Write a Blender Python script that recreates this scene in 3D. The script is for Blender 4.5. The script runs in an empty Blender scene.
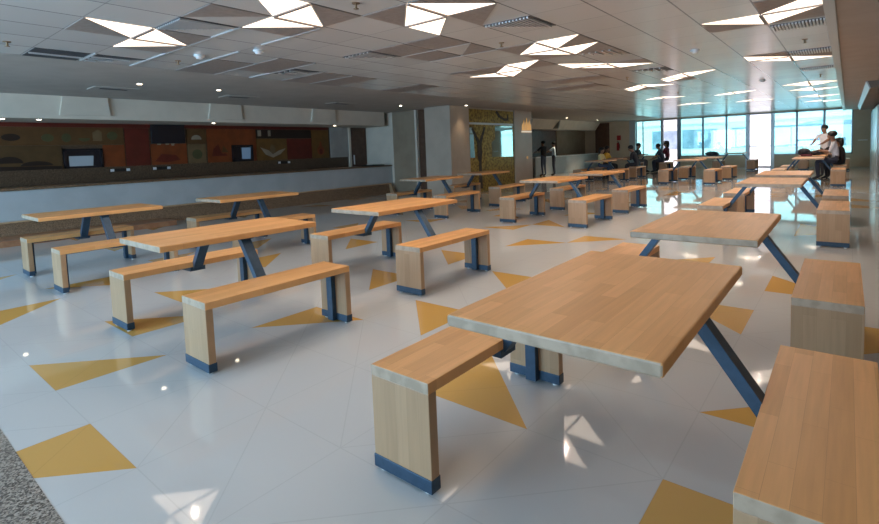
import bpy, bmesh, math, random
from mathutils import Vector, Matrix
random.seed(7)
S = bpy.context.scene
C = S.collection
# ------------------------------------------------------------------ camera
def make_camera():
    pitch, roll, yaw, h = 0.0697, -0.0350, 0.6573, 1.3044
    cy, sy = math.cos(yaw), math.sin(yaw)
    fwd = Vector((-sy*math.cos(pitch), cy*math.cos(pitch), -math.sin(pitch)))
    right = Vector((cy, sy, 0)); up = right.cross(fwd)
    c, s = math.cos(roll), math.sin(roll)
    r2 = c*right + s*up; u2 = -s*right + c*up
    M = Matrix((r2, u2, -fwd)).transposed().to_4x4(); M.translation = (0, 0, h)
    cam = bpy.data.cameras.new('camera'); o = bpy.data.objects.new('camera', cam); C.objects.link(o)
    o.matrix_world = M
    cam.sensor_fit = 'HORIZONTAL'; cam.sensor_width = 36
    cam.lens = 493.4/879*36
    cam.shift_x = -(467.5-439.5)/879; cam.shift_y = (183.9-262)/879
    cam.clip_start = .02; cam.clip_end = 300
    S.camera = o
make_camera()
S.view_settings.view_transform = 'Standard'; S.view_settings.look = 'None'
S.view_settings.gamma = 1; S.view_settings.use_curve_mapping = False
S.view_settings.exposure = 0.34
# ------------------------------------------------------------------ daylight
W = bpy.data.worlds.new('world'); S.world = W; W.use_nodes = True
wb = W.node_tree.nodes['Background']; wb.inputs[0].default_value = (.86, .93, 1, 1); wb.inputs[1].default_value = 2.6
sl = bpy.data.lights.new('sun', 'SUN'); sl.energy = 3; sl.angle = .02; sl.color = (1, .96, .88)
so = bpy.data.objects.new('sun', sl); C.objects.link(so); so.rotation_euler = (math.radians(38), 0, math.radians(20))
def area(name, loc, rot, sx, sy, power, col, spread=math.pi):
    l = bpy.data.lights.new(name, 'AREA'); l.shape = 'RECTANGLE'; l.size = sx; l.size_y = sy; l.energy = power; l.color = col; l.spread = spread
    o = bpy.data.objects.new(name, l); C.objects.link(o); o.location = loc; o.rotation_euler = rot; return o
# daylight entering through the wide window behind the camera
area('window_daylight_back', (-6.6, -4.3, 1.45), (math.radians(90), 0, 0), 9.5, 1.9, 500, (.27, .64, 1.0))
CEIL = 2.55
# ------------------------------------------------------------------ materials
def mat(name, col, rough=.5, metal=0, spec=.5, emit=None, es=0, coat=0):
    m = bpy.data.materials.new(name); m.use_nodes = True
    b = m.node_tree.nodes['Principled BSDF']
    b.inputs['Base Color'].default_value = (*col, 1); b.inputs['Roughness'].default_value = rough
    b.inputs['Metallic'].default_value = metal; b.inputs['Specular IOR Level'].default_value = spec
    b.inputs['Coat Weight'].default_value = coat
    if emit: b.inputs['Emission Color'].default_value = (*emit, 1); b.inputs['Emission Strength'].default_value = es
    return m
def nodes(m): return m.node_tree.nodes, m.node_tree.links, m.node_tree.nodes['Principled BSDF']
def noisy(name, col, col2, scale=8, rough=.5, metal=0, detail=4, lo=.4, hi=.6, spec=.5, bump=0):
    m = mat(name, col, rough, metal, spec); n, l, b = nodes(m)
    tc = n.new('ShaderNodeTexCoord'); no = n.new('ShaderNodeTexNoise'); no.inputs['Scale'].default_value = scale; no.inputs['Detail'].default_value = detail
    r = n.new('ShaderNodeValToRGB'); r.color_ramp.elements[0].position = lo; r.color_ramp.elements[1].position = hi
    r.color_ramp.elements[0].color = (*col, 1); r.color_ramp.elements[1].color = (*col2, 1)
    l.new(tc.outputs['Object'], no.inputs['Vector']); l.new(no.outputs[0], r.inputs[0]); l.new(r.outputs[0], b.inputs['Base Color'])
    if bump:
        bu = n.new('ShaderNodeBump'); bu.inputs['Strength'].default_value = bump; bu.inputs['Distance'].default_value = .01
        l.new(no.outputs[0], bu.inputs['Height']); l.new(bu.outputs[0], b.inputs['Normal'])
    return m
def wood(name, ax, ca, cb, sw=.062, sl=.42, rough=.42):
    # butcher block: staves run along axis ax[0], side by side along ax[1]
    m = mat(name, ca, rough, spec=.42); n, l, b = nodes(m)
    tc = n.new('ShaderNodeTexCoord'); sp = n.new('ShaderNodeSeparateXYZ'); l.new(tc.outputs['Object'], sp.inputs[0])
    oi = n.new('ShaderNodeObjectInfo')
    mu = n.new('ShaderNodeMath'); mu.operation = 'MULTIPLY'; mu.inputs[1].default_value = 13.7; l.new(oi.outputs['Random'], mu.inputs[0])
    cx = n.new('ShaderNodeCombineXYZ')
    add = n.new('ShaderNodeMath'); l.new(sp.outputs[ax[0]], add.inputs[0]); l.new(mu.outputs[0], add.inputs[1])
    l.new(add.outputs[0], cx.inputs[0]); l.new(sp.outputs[ax[1]], cx.inputs[1])
    br = n.new('ShaderNodeTexBrick'); l.new(cx.outputs[0], br.inputs['Vector'])
    br.inputs['Scale'].default_value = 1; br.inputs['Brick Width'].default_value = sl; br.inputs['Row Height'].default_value = sw
    br.inputs['Mortar Size'].default_value = .0006; br.inputs['Mortar Smooth'].default_value = .3; br.inputs['Bias'].default_value = 0
    br.offset = .37; br.squash = 1
    br.inputs['Color1'].default_value = (*ca, 1); br.inputs['Color2'].default_value = (*cb, 1)
    br.inputs['Mortar'].default_value = (*[v*.86 for v in cb], 1)
    mp = n.new('ShaderNodeMapping'); mp.inputs['Scale'].default_value = (3, 45, 45); l.new(cx.outputs[0], mp.inputs[0])
    no = n.new('ShaderNodeTexNoise'); no.inputs['Scale'].default_value = 1.2; no.inputs['Detail'].default_value = 5; l.new(mp.outputs[0], no.inputs['Vector'])
    mr = n.new('ShaderNodeMapRange'); mr.inputs[1].default_value = .3; mr.inputs[2].default_value = .75; mr.inputs[3].default_value = 1.05; mr.inputs[4].default_value = .90; l.new(no.outputs[0], mr.inputs[0])
    mx = n.new('ShaderNodeVectorMath'); mx.operation = 'SCALE'; l.new(br.outputs[0], mx.inputs[0]); l.new(mr.outputs[0], mx.inputs['Scale'])
    l.new(mx.outputs[0], b.inputs['Base Color'])
    return m
WA, WB = (.76, .40, .16), (.63, .315, .115)
M = {}
M['wood_top'] = wood('wood_top', ('Y', 'X'), WA, WB)
M['wood_panel'] = wood('wood_panel', ('Z', 'X'), (.42, .26, .145), (.35, .21, .112), sl=.6)
M['wood_edge'] = noisy('wood_edge', (.33, .245, .17), (.42, .315, .225), 18, .45)
M['wood_box'] = wood('wood_box', ('Z', 'Y'), WA, WB)
M['steel'] = noisy('steel', (.022, .052, .09), (.03, .062, .105), 30, .45, .3)
M['glide'] = mat('glide', (.7, .7, .7), .4)
M['white_wall'] = noisy('white_wall', (.62, .53, .43), (.66, .565, .46), 3, .7)
M['grey_wall'] = noisy('grey_wall', (.33, .31, .285), (.37, .35, .32), 3, .65)
M['beige_wall'] = noisy('beige_wall', (.27, .195, .13), (.31, .23, .155), 2, .6)
M['end_wall'] = noisy('end_wall', (.52, .40, .28), (.56, .44, .31), 2, .6)
M['pillar'] = noisy('pillar', (.43, .345, .27), (.47, .38, .30), 2, .3)
M['brown_door'] = noisy('brown_door', (.085, .038, .02), (.11, .052, .03), 6, .4)
M['dark'] = mat('dark', (.012, .01, .01), .6)
M['ceil_grey'] = noisy('ceil_grey', (.27, .225, .20), (.30, .255, .23), 20, .6)
M['ceil_band'] = noisy('ceil_band', (.40, .35, .305), (.43, .38, .335), 3, .7)
M['soffit'] = noisy('soffit', (.40, .34, .30), (.43, .37, .33), 3, .6)
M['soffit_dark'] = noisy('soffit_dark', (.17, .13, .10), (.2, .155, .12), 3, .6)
M['louvre_dark'] = mat('louvre_dark', (.05, .05, .055), .6)
M['slat'] = mat('slat', (.62, .62, .62), .35, .3)
M['t_bar'] = mat('t_bar', (.5, .5, .5), .35)
M['light'] = mat('light', (.2, .17, .14), .5, emit=(1, .82, .66), es=2.0)
M['downlight'] = mat('downlight', (1, 1, 1), .5, emit=(1, .85, .62), es=9)
M['white_plastic'] = mat('white_plastic', (.75, .75, .75), .35)
M['brass'] = mat('brass', (.3, .2, .12), .35, .8)
M['frame_metal'] = mat('frame_metal', (.16, .18, .20), .35, .6)
M['frame_light'] = mat('frame_light', (.42, .45, .46), .35, .3)
M['blue_steel'] = noisy('blue_steel', (.42, .5, .55), (.55, .63, .68), 2, .25)
M['counter_white'] = noisy('counter_white', (.42, .43, .43), (.46, .47, .47), 2, .5)

def granite(name, cs, scale, rough=.25):
    m = mat(name, cs[0], rough); n, l, b = nodes(m)
    tc = n.new('ShaderNodeTexCoord'); v = n.new('ShaderNodeTexVoronoi'); v.inputs['Scale'].default_value = scale
    r = n.new('ShaderNodeValToRGB'); r.color_ramp.interpolation = 'CONSTANT'
    e = r.color_ramp.elements; e[0].color = (*cs[0], 1); e[0].position = 0; e[1].color = (*cs[1], 1); e[1].position = .3
    for k, c in enumerate(cs[2:]): x = e.new(.5+.2*k); x.color = (*c, 1)
    sp = n.new('ShaderNodeSeparateColor'); l.new(tc.outputs['Object'], v.inputs['Vector']); l.new(v.outputs['Color'], sp.inputs[0]); l.new(sp.outputs[0], r.inputs[0]); l.new(r.outputs[0], b.inputs['Base Color'])
    return m
M['granite_floor'] = granite('granite_floor', [(.08, .065, .055), (.17, .145, .12), (.27, .235, .20), (.38, .34, .29)], 150, .3)
M['granite_brown'] = granite('granite_brown', [(.10, .055, .028), (.19, .11, .06), (.22, .13, .075), (.27, .17, .10)], 130, .35)
M['granite_dark'] = granite('granite_dark', [(.045, .024, .013), (.07, .04, .023), (.09, .055, .033), (.12, .08, .05)], 120, .3)
M['wood_kerb'] = noisy('wood_kerb', (.30, .13, .065), (.38, .18, .09), 9, .4)
M['cap_wood'] = noisy('cap_wood', (.46, .28, .15), (.55, .35, .2), 9, .4)

# polished white tile with faint joints and diagonals
GX, GY, TX, TY = -.55, .71, .61, .59
def floor_mat(name, col, col2):
    m = mat(name, col, .035, spec=.8); n, l, b = nodes(m)
    tc = n.new('ShaderNodeTexCoord'); sp = n.new('ShaderNodeSeparateXYZ'); l.new(tc.outputs['Object'], sp.inputs[0])
    def mth(op, a, c=None, clamp=False):
        x = n.new('ShaderNodeMath'); x.operation = op; x.use_clamp = clamp
        for i, q in enumerate((a, c)):
            if q is None: continue
            if isinstance(q, (int, float)): x.inputs[i].default_value = q
            else: l.new(q, x.inputs[i])
        return x.outputs[0]
    u = mth('DIVIDE', mth('SUBTRACT', sp.outputs[0], GX), TX); v = mth('DIVIDE', mth('SUBTRACT', sp.outputs[1], GY), TY)
    fu = mth('FRACT', u); fv = mth('FRACT', v); iu = mth('FLOOR', u); iv = mth('FLOOR', v)
    du = mth('MINIMUM', fu, mth('SUBTRACT', 1, fu)); dv = mth('MINIMUM', fv, mth('SUBTRACT', 1, fv))
    d1 = mth('ABSOLUTE', mth('SUBTRACT', fu, fv)); d2 = mth('ABSOLUTE', mth('SUBTRACT', mth('ADD', fu, fv), 1))
    cb = n.new('ShaderNodeCombineXYZ'); l.new(iu, cb.inputs[0]); l.new(iv, cb.inputs[1])
    wn = n.new('ShaderNodeTexWhiteNoise'); wn.noise_dimensions = '2D'; l.new(cb.outputs[0], wn.inputs[0])
    s1 = mth('GREATER_THAN', wn.outputs['Value'], .5); s2 = mth('SUBTRACT', 1, s1)
    dd1 = mth('ADD', d1, mth('MULTIPLY', s1, 9)); dd2 = mth('ADD', d2, mth('MULTIPLY', s2, 9))
    dd = mth('MINIMUM', mth('MINIMUM', du, dv), mth('MULTIPLY', mth('MINIMUM', dd1, dd2), .7))
    line = mth('LESS_THAN', dd, .0045)
    mx = n.new('ShaderNodeMix'); mx.data_type = 'RGBA'; l.new(mth('MULTIPLY', line, .16), mx.inputs[0])
    no = n.new('ShaderNodeTexNoise'); no.inputs['Scale'].default_value = .8; l.new(tc.outputs['Object'], no.inputs['Vector'])
    m2 = n.new('ShaderNodeMix'); m2.data_type = 'RGBA'; l.new(no.outputs[0], m2.inputs[0]); m2.inputs[6].default_value = (*col, 1); m2.inputs[7].default_value = (*col2, 1)
    l.new(m2.outputs[2], mx.inputs[6]); mx.inputs[7].default_value = (col[0]*.4, col[1]*.4, col[2]*.4, 1)
    l.new(mx.outputs[2], b.inputs['Base Color'])
    return m
M['tile_white'] = floor_mat('tile_white', (.52, .53, .53), (.56, .57, .57))
M['tile_yellow'] = floor_mat('tile_yellow', (.62, .36, .10), (.58, .335, .09))

# ceiling: fissured white tile, grid lines
CX0, CY0, CDX, CDY = -.15, 1.44, .5615, .545
def ceil_mat():
    m = mat('ceiling_tile', (.62, .60, .57), .23, spec=.5); n, l, b = nodes(m)
    tc = n.new('ShaderNodeTexCoord'); sp = n.new('ShaderNodeSeparateXYZ'); l.new(tc.outputs['Object'], sp.inputs[0])
    def mth(op, a, c=None):
        x = n.new('ShaderNodeMath'); x.operation = op
        for i, q in enumerate((a, c)):
            if q is None: continue
            if isinstance(q, (int, float)): x.inputs[i].default_value = q
            else: l.new(q, x.inputs[i])
        return x.outputs[0]
    u = mth('DIVIDE', mth('SUBTRACT', sp.outputs[0], CX0), CDX); v = mth('DIVIDE', mth('SUBTRACT', sp.outputs[1], CY0), CDY)
    fu = mth('FRACT', u); fv = mth('FRACT', v)
    du = mth('MINIMUM', fu, mth('SUBTRACT', 1, fu)); dv = mth('MINIMUM', fv, mth('SUBTRACT', 1, fv))
    lu = mth('LESS_THAN', du, .014); lv = mth('MULTIPLY', mth('LESS_THAN', dv, .010), .45)
    line = mth('MAXIMUM', lu, lv)
    cb = n.new('ShaderNodeCombineXYZ'); l.new(mth('FLOOR', u), cb.inputs[0]); l.new(mth('FLOOR', v), cb.inputs[1])
    wn = n.new('ShaderNodeTexWhiteNoise'); wn.noise_dimensions = '2D'; l.new(cb.outputs[0], wn.inputs[0])
    m0 = n.new('ShaderNodeMix'); m0.data_type = 'RGBA'; l.new(wn.outputs['Value'], m0.inputs[0]); m0.inputs[6].default_value = (.60, .575, .55, 1); m0.inputs[7].default_value = (.66, .64, .61, 1)
    mx = n.new('ShaderNodeMix'); mx.data_type = 'RGBA'; l.new(mth('MULTIPLY', line, .8), mx.inputs[0]); l.new(m0.outputs[2], mx.inputs[6]); mx.inputs[7].default_value = (.10, .10, .11, 1)
    l.new(mx.outputs[2], b.inputs['Base Color'])
    return m
M['ceiling'] = ceil_mat()
def glass_mat(name, tint, rough=0.02, refl=.12):
    m = bpy.data.materials.new(name); m.use_nodes = True; n, l = m.node_tree.nodes, m.node_tree.links
    n.clear(); o = n.new('ShaderNodeOutputMaterial'); t = n.new('ShaderNodeBsdfTransparent'); t.inputs[0].default_value = (*tint, 1)
    g = n.new('ShaderNodeBsdfGlossy'); g.inputs['Roughness'].default_value = rough; mx = n.new('ShaderNodeMixShader'); mx.inputs[0].default_value = refl
    l.new(t.outputs[0], mx.inputs[1]); l.new(g.outputs[0], mx.inputs[2]); l.new(mx.outputs[0], o.inputs[0]); return m
M['glass_cyan'] = glass_mat('glass_cyan', (.62, .90, .91))
M['glass_clear'] = glass_mat('glass_clear', (.97, .92, .94), refl=.05)
M['facade'] = noisy('facade', (.80, .80, .80), (.84, .84, .84), 1, .8)
M['facade_glass'] = noisy('facade_glass', (.20, .27, .36), (.30, .38, .48), 2, .3)
M['terrace'] = noisy('terrace', (.6, .6, .6), (.7, .7, .7), 1, .8)
M['mirror'] = mat('mirror', (.75, .8, .8), .03, 1)

# ------------------------------------------------------------------ mesh helpers
def new_obj(name, bm, mats, parent=None, smooth=False):
    me = bpy.data.meshes.new(name); bmesh.ops.recalc_face_normals(bm, faces=bm.faces); bm.to_mesh(me); bm.free()
    for m in (mats if isinstance(mats, (list, tuple)) else [mats]): me.materials.append(M[m] if isinstance(m, str) else m)
    if smooth:
        for p in me.polygons: p.use_smooth = True
    o = bpy.data.objects.new(name, me); C.objects.link(o)
    if parent: o.parent = parent
    return o
def box(bm, x0, x1, y0, y1, z0, z1, mi=0, bev=0):
    b = bmesh.new(); r = bmesh.ops.create_cube(b, size=1)
    for v in b.verts: v.co = Vector(((x0+x1)/2+v.co.x*(x1-x0), (y0+y1)/2+v.co.y*(y1-y0), (z0+z1)/2+v.co.z*(z1-z0)))
    if bev: bmesh.ops.bevel(b, geom=b.edges[:], offset=bev, segments=2, affect='EDGES', profile=.5)
    merge(bm, b, mi); return bm
def merge(bm, b, mi=0, M4=None):
    mp = {}
    for v in b.verts: mp[v] = bm.verts.new(M4 @ v.co if M4 else v.co)
    for f in b.faces:
        try: g = bm.faces.new([mp[v] for v in f.verts]); g.material_index = mi
        except ValueError: pass
    b.free()
def B(*a, **k):
    bm = bmesh.new(); box(bm, *a, **k); return bm
def prism(bm, pts, z0, z1, mi=0):
    # polygon in xy extruded in z
    lo = [bm.verts.new((x, y, z0)) for x, y in pts]; hi = [bm.verts.new((x, y, z1)) for x, y in pts]
    n = len(pts)
    fs = [bm.faces.new(lo), bm.faces.new(hi)] + [bm.faces.new((lo[i], lo[(i+1) % n], hi[(i+1) % n], hi[i])) for i in range(n)]
    for f in fs: f.material_index = mi
def prism_yz(bm, pts, x0, x1, mi=0):
    lo = [bm.verts.new((x0, y, z)) for y, z in pts]; hi = [bm.verts.new((x1, y, z)) for y, z in pts]
    n = len(pts)
    fs = [bm.faces.new(lo), bm.faces.new(hi)] + [bm.faces.new((lo[i], lo[(i+1) % n], hi[(i+1) % n], hi[i])) for i in range(n)]
    for f in fs: f.material_index = mi
def prism_xz(bm, pts, y0, y1, mi=0):
    lo = [bm.verts.new((x, y0, z)) for x, z in pts]; hi = [bm.verts.new((x, y1, z)) for x, z in pts]
    n = len(pts)
    fs = [bm.faces.new(lo), bm.faces.new(hi)] + [bm.faces.new((lo[i], lo[(i+1) % n], hi[(i+1) % n], hi[i])) for i in range(n)]
    for f in fs: f.material_index = mi
def cyl(bm, p, q, r0, r1=None, seg=14, mi=0):
    p, q = Vector(p), Vector(q); r1 = r0 if r1 is None else r1
    b = bmesh.new(); d = q-p
    bmesh.ops.create_cone(b, cap_ends=True, segments=seg, radius1=r0, radius2=r1, depth=d.length)
    merge(bm, b, mi, Matrix.Translation((p+q)/2) @ d.to_track_quat('Z', 'Y').to_matrix().to_4x4())
def ball(bm, c, r, sc=(1, 1, 1), mi=0, seg=14):
    b = bmesh.new(); bmesh.ops.create_uvsphere(b, u_segments=seg, v_segments=seg//2+2, radius=r)
    merge(bm, b, mi, Matrix.Translation(c) @ Matrix.Diagonal((*sc, 1)))
def struct(name, bm, mats, parent=None):
    o = new_obj(name, bm, mats, parent)
    if not parent: o['kind'] = 'structure'
    return o
def tag(o, label, cat, group=None):
    o['label'] = label; o['category'] = cat
    if group: o['group'] = group
    return o
def empty(name, loc, label=None, cat=None, group=None):
    o = bpy.data.objects.new(name, None); C.objects.link(o); o.location = loc; o.empty_display_size = .2
    if label: tag(o, label, cat, group)
    return o
def shift(bm, v):
    for q in bm.verts: q.co += Vector(v)
    return bm
# ================================================================== STRUCTURE
XL, XR, YB, YE = -13.0, .80, -4.0, 26.7
def gnode(i, j): return (GX-TX*i, GY+TY*j)
# yellow half-tiles as grid corner triples (i counted to the left, j into the room)
yel = [((6, 0), (5, 1), (5, 0)), ((4, 0), (3, 0), (4, -1)), ((2, 2), (2, 3), (1, 2)), ((7, 1), (6, 2), (6, 1)),
       ((5, 2), (5, 3), (4, 3)), ((9, 1), (9, 0), (8, 0)), ((12, 1), (12, 0), (11, 0)), ((4, 4), (3, 4), (3, 3)),
       ((6, 5), (5, 5), (5, 4)), ((8, 6), (9, 7), (8, 7)), ((4, 6), (3, 6), (3, 5)), ((5, 8), (5, 9), (4, 9)),
       ((0, 3), (-1, 3), (-1, 4)), ((1, 6), (0, 6), (0, 5)), ((0, 7), (0, 8), (-1, 7)), ((6, 7), (5, 7), (5, 6)),
       ((8, 2), (7, 3), (7, 2)), ((0, 2), (-1, 2), (0, 1)), ((10, 1), (10, 2), (9, 2)), ((9, 5), (9, 4), (8, 4)),
       ((4, 9), (4, 10), (3, 10)), ((-1, 6), (-2, 6), (-1, 5)), ((7, 10), (6, 11), (6, 10)), ((9, 10), (10, 10), (9, 11)), ((2, 8), (1, 9), (1, 8))]
used = {(t[0][0], t[0][1]) for t in yel}
for j in range(11, 43, 2):
    for i in range(-2, 17, 3):
        ii = i + random.randint(0, 1); k = random.randint(0, 3); jj = j + random.randint(0, 1)
        q = [(ii, jj), (ii+1, jj), (ii+1, jj+1), (ii, jj+1)]
        yel.append(tuple(q[(k+a) % 4] for a in range(3)))
for i in range(10, 18, 3):
    for j in (3, 5, 8):
        yel.append(((i, j), (i+1, j), (i+1, j+1)))
def in_tri(p, t):
    def s(a, b, c): return (a[0]-c[0])*(b[1]-c[1])-(b[0]-c[0])*(a[1]-c[1])
    a, b, c = t; d = (s(p, a, b), s(p, b, c), s(p, c, a))
    return all(v > -1e-6 for v in d) or all(v < 1e-6 for v in d)
def build_floor():
    bm = bmesh.new(); vs = {}
    def vert(k):
        if k not in vs: vs[k] = bm.verts.new((*gnode(*k), 0))
        return vs[k]
    tri = {}
    for t in yel:
        ci = min(p[0] for p in t); cj = min(p[1] for p in t); tri.setdefault((ci, cj), set(t))
    for i in range(-3, 21):
        for j in range(-9, 44):
            q = [(i, j), (i+1, j), (i+1, j+1), (i, j+1)]
            t = tri.get((i, j))
            if t:
                miss = [k for k in q if k not in t]
                m = q.index(miss[0])
                a = [q[(m+1) % 4], q[(m+2) % 4], q[(m+3) % 4]]; b = [q[m], q[(m+1) % 4], q[(m+3) % 4]]
                f = bm.faces.new([vert(k) for k in a]); f.material_index = 1
                f = bm.faces.new([vert(k) for k in b]); f.material_index = 0
            else:
                bm.faces.new([vert(k) for k in q])
    # tidy the room outline
    for co, no in (((XL, 0, 0), (-1, 0, 0)), ((XR, 0, 0), (1, 0, 0)), ((0, YE, 0), (0, 1, 0)), ((0, .43, 0), (0, -1, 0))):
        bmesh.ops.bisect_plane(bm, geom=bm.verts[:]+bm.edges[:]+bm.faces[:], plane_co=co, plane_no=no, clear_outer=True)
    for f in bm.faces:
        f.normal_update()
        if f.normal.z < 0: f.normal_flip()
    me = bpy.data.meshes.new('floor'); bm.to_mesh(me); bm.free()
    me.materials.append(M['tile_white']); me.materials.append(M['tile_yellow'])
    o = bpy.data.objects.new('floor', me); C.objects.link(o); o['kind'] = 'structure'
build_floor()
struct('floor_slab', B(XL, XR, YB, YE, -.15, -.01), 'grey_wall')
struct('trim_granite_threshold', B(XL, XR, YB, .43, -.009, .001), 'granite_floor')
# ceiling slab and plain borders
struct('ceiling', B(CX0-13*CDX, CX0, YB, YE, CEIL, CEIL+.15), 'ceiling')
struct('ceiling_border', B(XL, CX0-13*CDX, YB, YE, CEIL, CEIL+.15), 'ceil_band')
bm = B(CX0+.0, XR, YB, YE, 2.42, CEIL+.15); struct('ceiling_soffit', bm, 'soffit')
bm = B(CX0-.03, CX0, YB, YE, 2.40, CEIL); box(bm, CX0-.03, CX0+.05, YB, YE, 2.395, 2.42); struct('trim_1', bm, 't_bar')
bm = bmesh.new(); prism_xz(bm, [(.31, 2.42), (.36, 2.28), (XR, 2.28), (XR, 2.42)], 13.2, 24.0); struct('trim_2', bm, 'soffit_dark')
bm = bmesh.new(); prism_xz(bm, [(.28, 2.42), (.31, 2.42), (.36, 2.28), (.34, 2.275)], 13.2, 24.0); struct('trim_3', bm, 't_bar')
# walls
struct('wall_right', B(XR, XR+.15, YB, YE, -.15, CEIL+.15), 'beige_wall')
bm = bmesh.new()
box(bm, .70, XR, 19.4, 24.8, 0, 2.22); struct('trim_4', bm, 'blue_steel')
bm = bmesh.new(); box(bm, .72, XR, 14.0, 19.3, 0, 2.22); struct('trim_5', bm, 'brown_door')
struct('wall_left', B(XL, -12.7, YB, 11.0, 0, CEIL), 'grey_wall')
bm = B(XL, -11.40, 11.0, 11.2, 0, CEIL); struct('wall_left_end', bm, 'white_wall')
bm = B(-11.40, -10.42, 11.0, 11.2, 0, CEIL); struct('wall_left_return', bm, 'beige_wall')
struct('trim_6', B(-10.42, -10.34, 10.97, 11.2, 0, CEIL), 'white_wall')
d = struct('door_1', B(-10.34, -9.75, 11.06, 11.14, 0, CEIL), 'brown_door')
bm = bmesh.new(); cyl(bm, (-9.95, 11.0, .85), (-9.95, 11.0, 1.35), .012)
for z in (.88, 1.32): cyl(bm, (-9.95, 11.0, z), (-9.95, 11.06, z), .01)
new_obj('door_handle', bm, 'slat', d)
# big pillar / mural wall
bm = B(-9.75, -8.8, 10.7, 11.58, 0, CEIL); struct('wall_pillar', bm, 'pillar')
struct('wall_mural', B(-9.6, -8.85, 11.58, 14.07, 0, CEIL), 'pillar')
struct('wall_mural_end', B(-9.75, -8.8, 14.07, 15.2, 0, CEIL), 'pillar')
struct('wall_corridor', B(XL, -12.0, 11.2, YE, 0, CEIL), 'brown_door')
# end wall with sills, window heads
bm = bmesh.new()
box(bm, XL, -9.05, YE, YE+.15, -.15, CEIL+.15)
box(bm, .17, XR+.15, YE, YE+.15, -.15, CEIL+.15)
box(bm, -9.05, .17, YE, YE+.15, 2.50, CEIL+.15)
for a, b_ in ((-9.05, -7.62), (-6.9, -3.83), (-2.72, .17)): box(bm, a, b_, YE, YE+.15, -.15, .56)
struct('wall_end', bm, 'end_wall')
struct('trim_7', B(-9.35, -9.03, YE-.14, YE, 0, CEIL), 'frame_light')
# back wall with wide window
bm = bmesh.new()
box(bm, XL, XR+.15, YB-.15, YB, -.15, .45); box(bm, XL, XR+.15, YB-.15, YB, 2.4, CEIL+.15)
box(bm, XL, -11.6, YB-.15, YB, .45, 2.4); box(bm, .6, XR+.15, YB-.15, YB, .45, 2.4)
struct('wall_back', bm, 'end_wall')
bm = bmesh.new()
for x in (-11.6, -9.2, -6.8, -4.4, -2.0, .55): box(bm, x, x+.05, YB-.11, YB-.04, .45, 2.4)
struct('window_back', bm, 'frame_metal')

def window(name, x0, x1, z0, z1, mull, glass, frame='frame_metal', trans=()):
    f = bmesh.new(); w = .045; y0, y1 = YE+.02, YE+.09
    box(f, x0, x0+w, y0, y1, z0, z1); box(f, x1-w, x1, y0, y1, z0, z1); box(f, x0, x1, y0, y1, z0, z0+w); box(f, x0, x1, y0, y1, z1-w, z1)
    for mx in mull: box(f, mx-w/2, mx+w/2, y0, y1, z0, z1)
    for a, b_, z in trans: box(f, a, b_, y0, y1, z-w/2, z+w/2)
    o = struct(name, f, frame)
    g = B(x0+w/2, x1-w/2, YE+.05, YE+.06, z0+w/2, z1-w/2); new_obj('pane', g, glass, o)
    return o
window('window_1', -9.05, -7.70, .56, 2.5, (-8.68,), 'glass_cyan')
window('window_2', -6.80, -5.72, .56, 2.5, (), 'glass_cyan')
window('window_3', -5.72, -4.67, .56, 2.5, (), 'glass_cyan')
window('window_4', -4.67, -3.80, .56, 2.5, (), 'glass_cyan')
window('window_5', -2.72, -1.82, .56, 2.5, (), 'glass_cyan')
window('window_6', -1.82, -.82, .56, 2.5, (), 'glass_cyan', trans=((-1.82, -.82, 1.20),))
window('window_7', -.82, .17, .56, 2.5, (), 'glass_cyan')
window('door_2', -7.66, -6.90, 0, 2.5, (), 'glass_clear')
window('door_3', -3.72, -2.78, 0, 2.5, (), 'glass_clear', trans=((-3.72, -2.78, .98),))
struct('trim_8', B(-7.74, -7.62, YE-.03, YE+.12, 0, 2.5), 'frame_light')
struct('trim_9', B(-6.92, -6.78, YE-.03, YE+.12, 0, 2.5), 'frame_metal')
struct('trim_10', B(-3.84, -3.70, YE-.03, YE+.12, 0, 2.5), 'frame_light')
struct('trim_11', B(-2.80, -2.68, YE-.03, YE+.12, 0, 2.5), 'frame_light')
d = struct('door_4', B(-11.33, -10.51, YE-.03, YE-.001, 0, 2.5), 'brown_door')
bm = bmesh.new(); cyl(bm, (-10.66, YE-.07, 1.0), (-10.56, YE-.07, 1.0), .012); cyl(bm, (-10.56, YE-.07, 1.0), (-10.56, YE-.03, 1.0), .012); new_obj('door_handle', bm, 'slat', d)

# ---------------- servery along the left wall
struct('wall_counter', B(-11.62, -11.5, YB, 11.0, 0, .855), 'counter_white')
t = tag(new_obj('servery_counter_top', B(-12.1, -11.46, YB+.02, 10.98, .86, .90, bev=.008), 'granite_brown'), 'long speckled brown stone counter top above the white servery front', 'counter')
bm = B(-12.71, -11.9, YB, 11.0, 2.13, 2.16); box(bm, -11.62, -11.5, YB, 10.72, 2.13, CEIL)
prism_xz(bm, [(-11.62, 2.13), (-11.5, 2.13), (-11.5, CEIL), (-11.62, CEIL)], 10.72, 10.76)
box(bm, -11.9, -11.62, YB, 11.0, 2.13, 2.16)
struct('wall_bulkhead', bm, 'white_wall')
for n, (a, b_) in enumerate(((2.75, 3.45), (5.42, 6.12), (8.13, 8.85))):
    bm = bmesh.new(); x0, x1 = -11.5, -11.44
    # slanted access box: left edge leans
    prism_yz(bm, [(a+.0, 2.545), (b_, 2.545), (b_+.03, 2.2), (a-.06, 2.2)], x0, x1)
    struct('trim_%d' % (12+n), bm, 'white_wall')
bm = B(-12.695, -12.66, YB, 10.2, .0, 1.2); struct('trim_15', bm, 'granite_dark')
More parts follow.
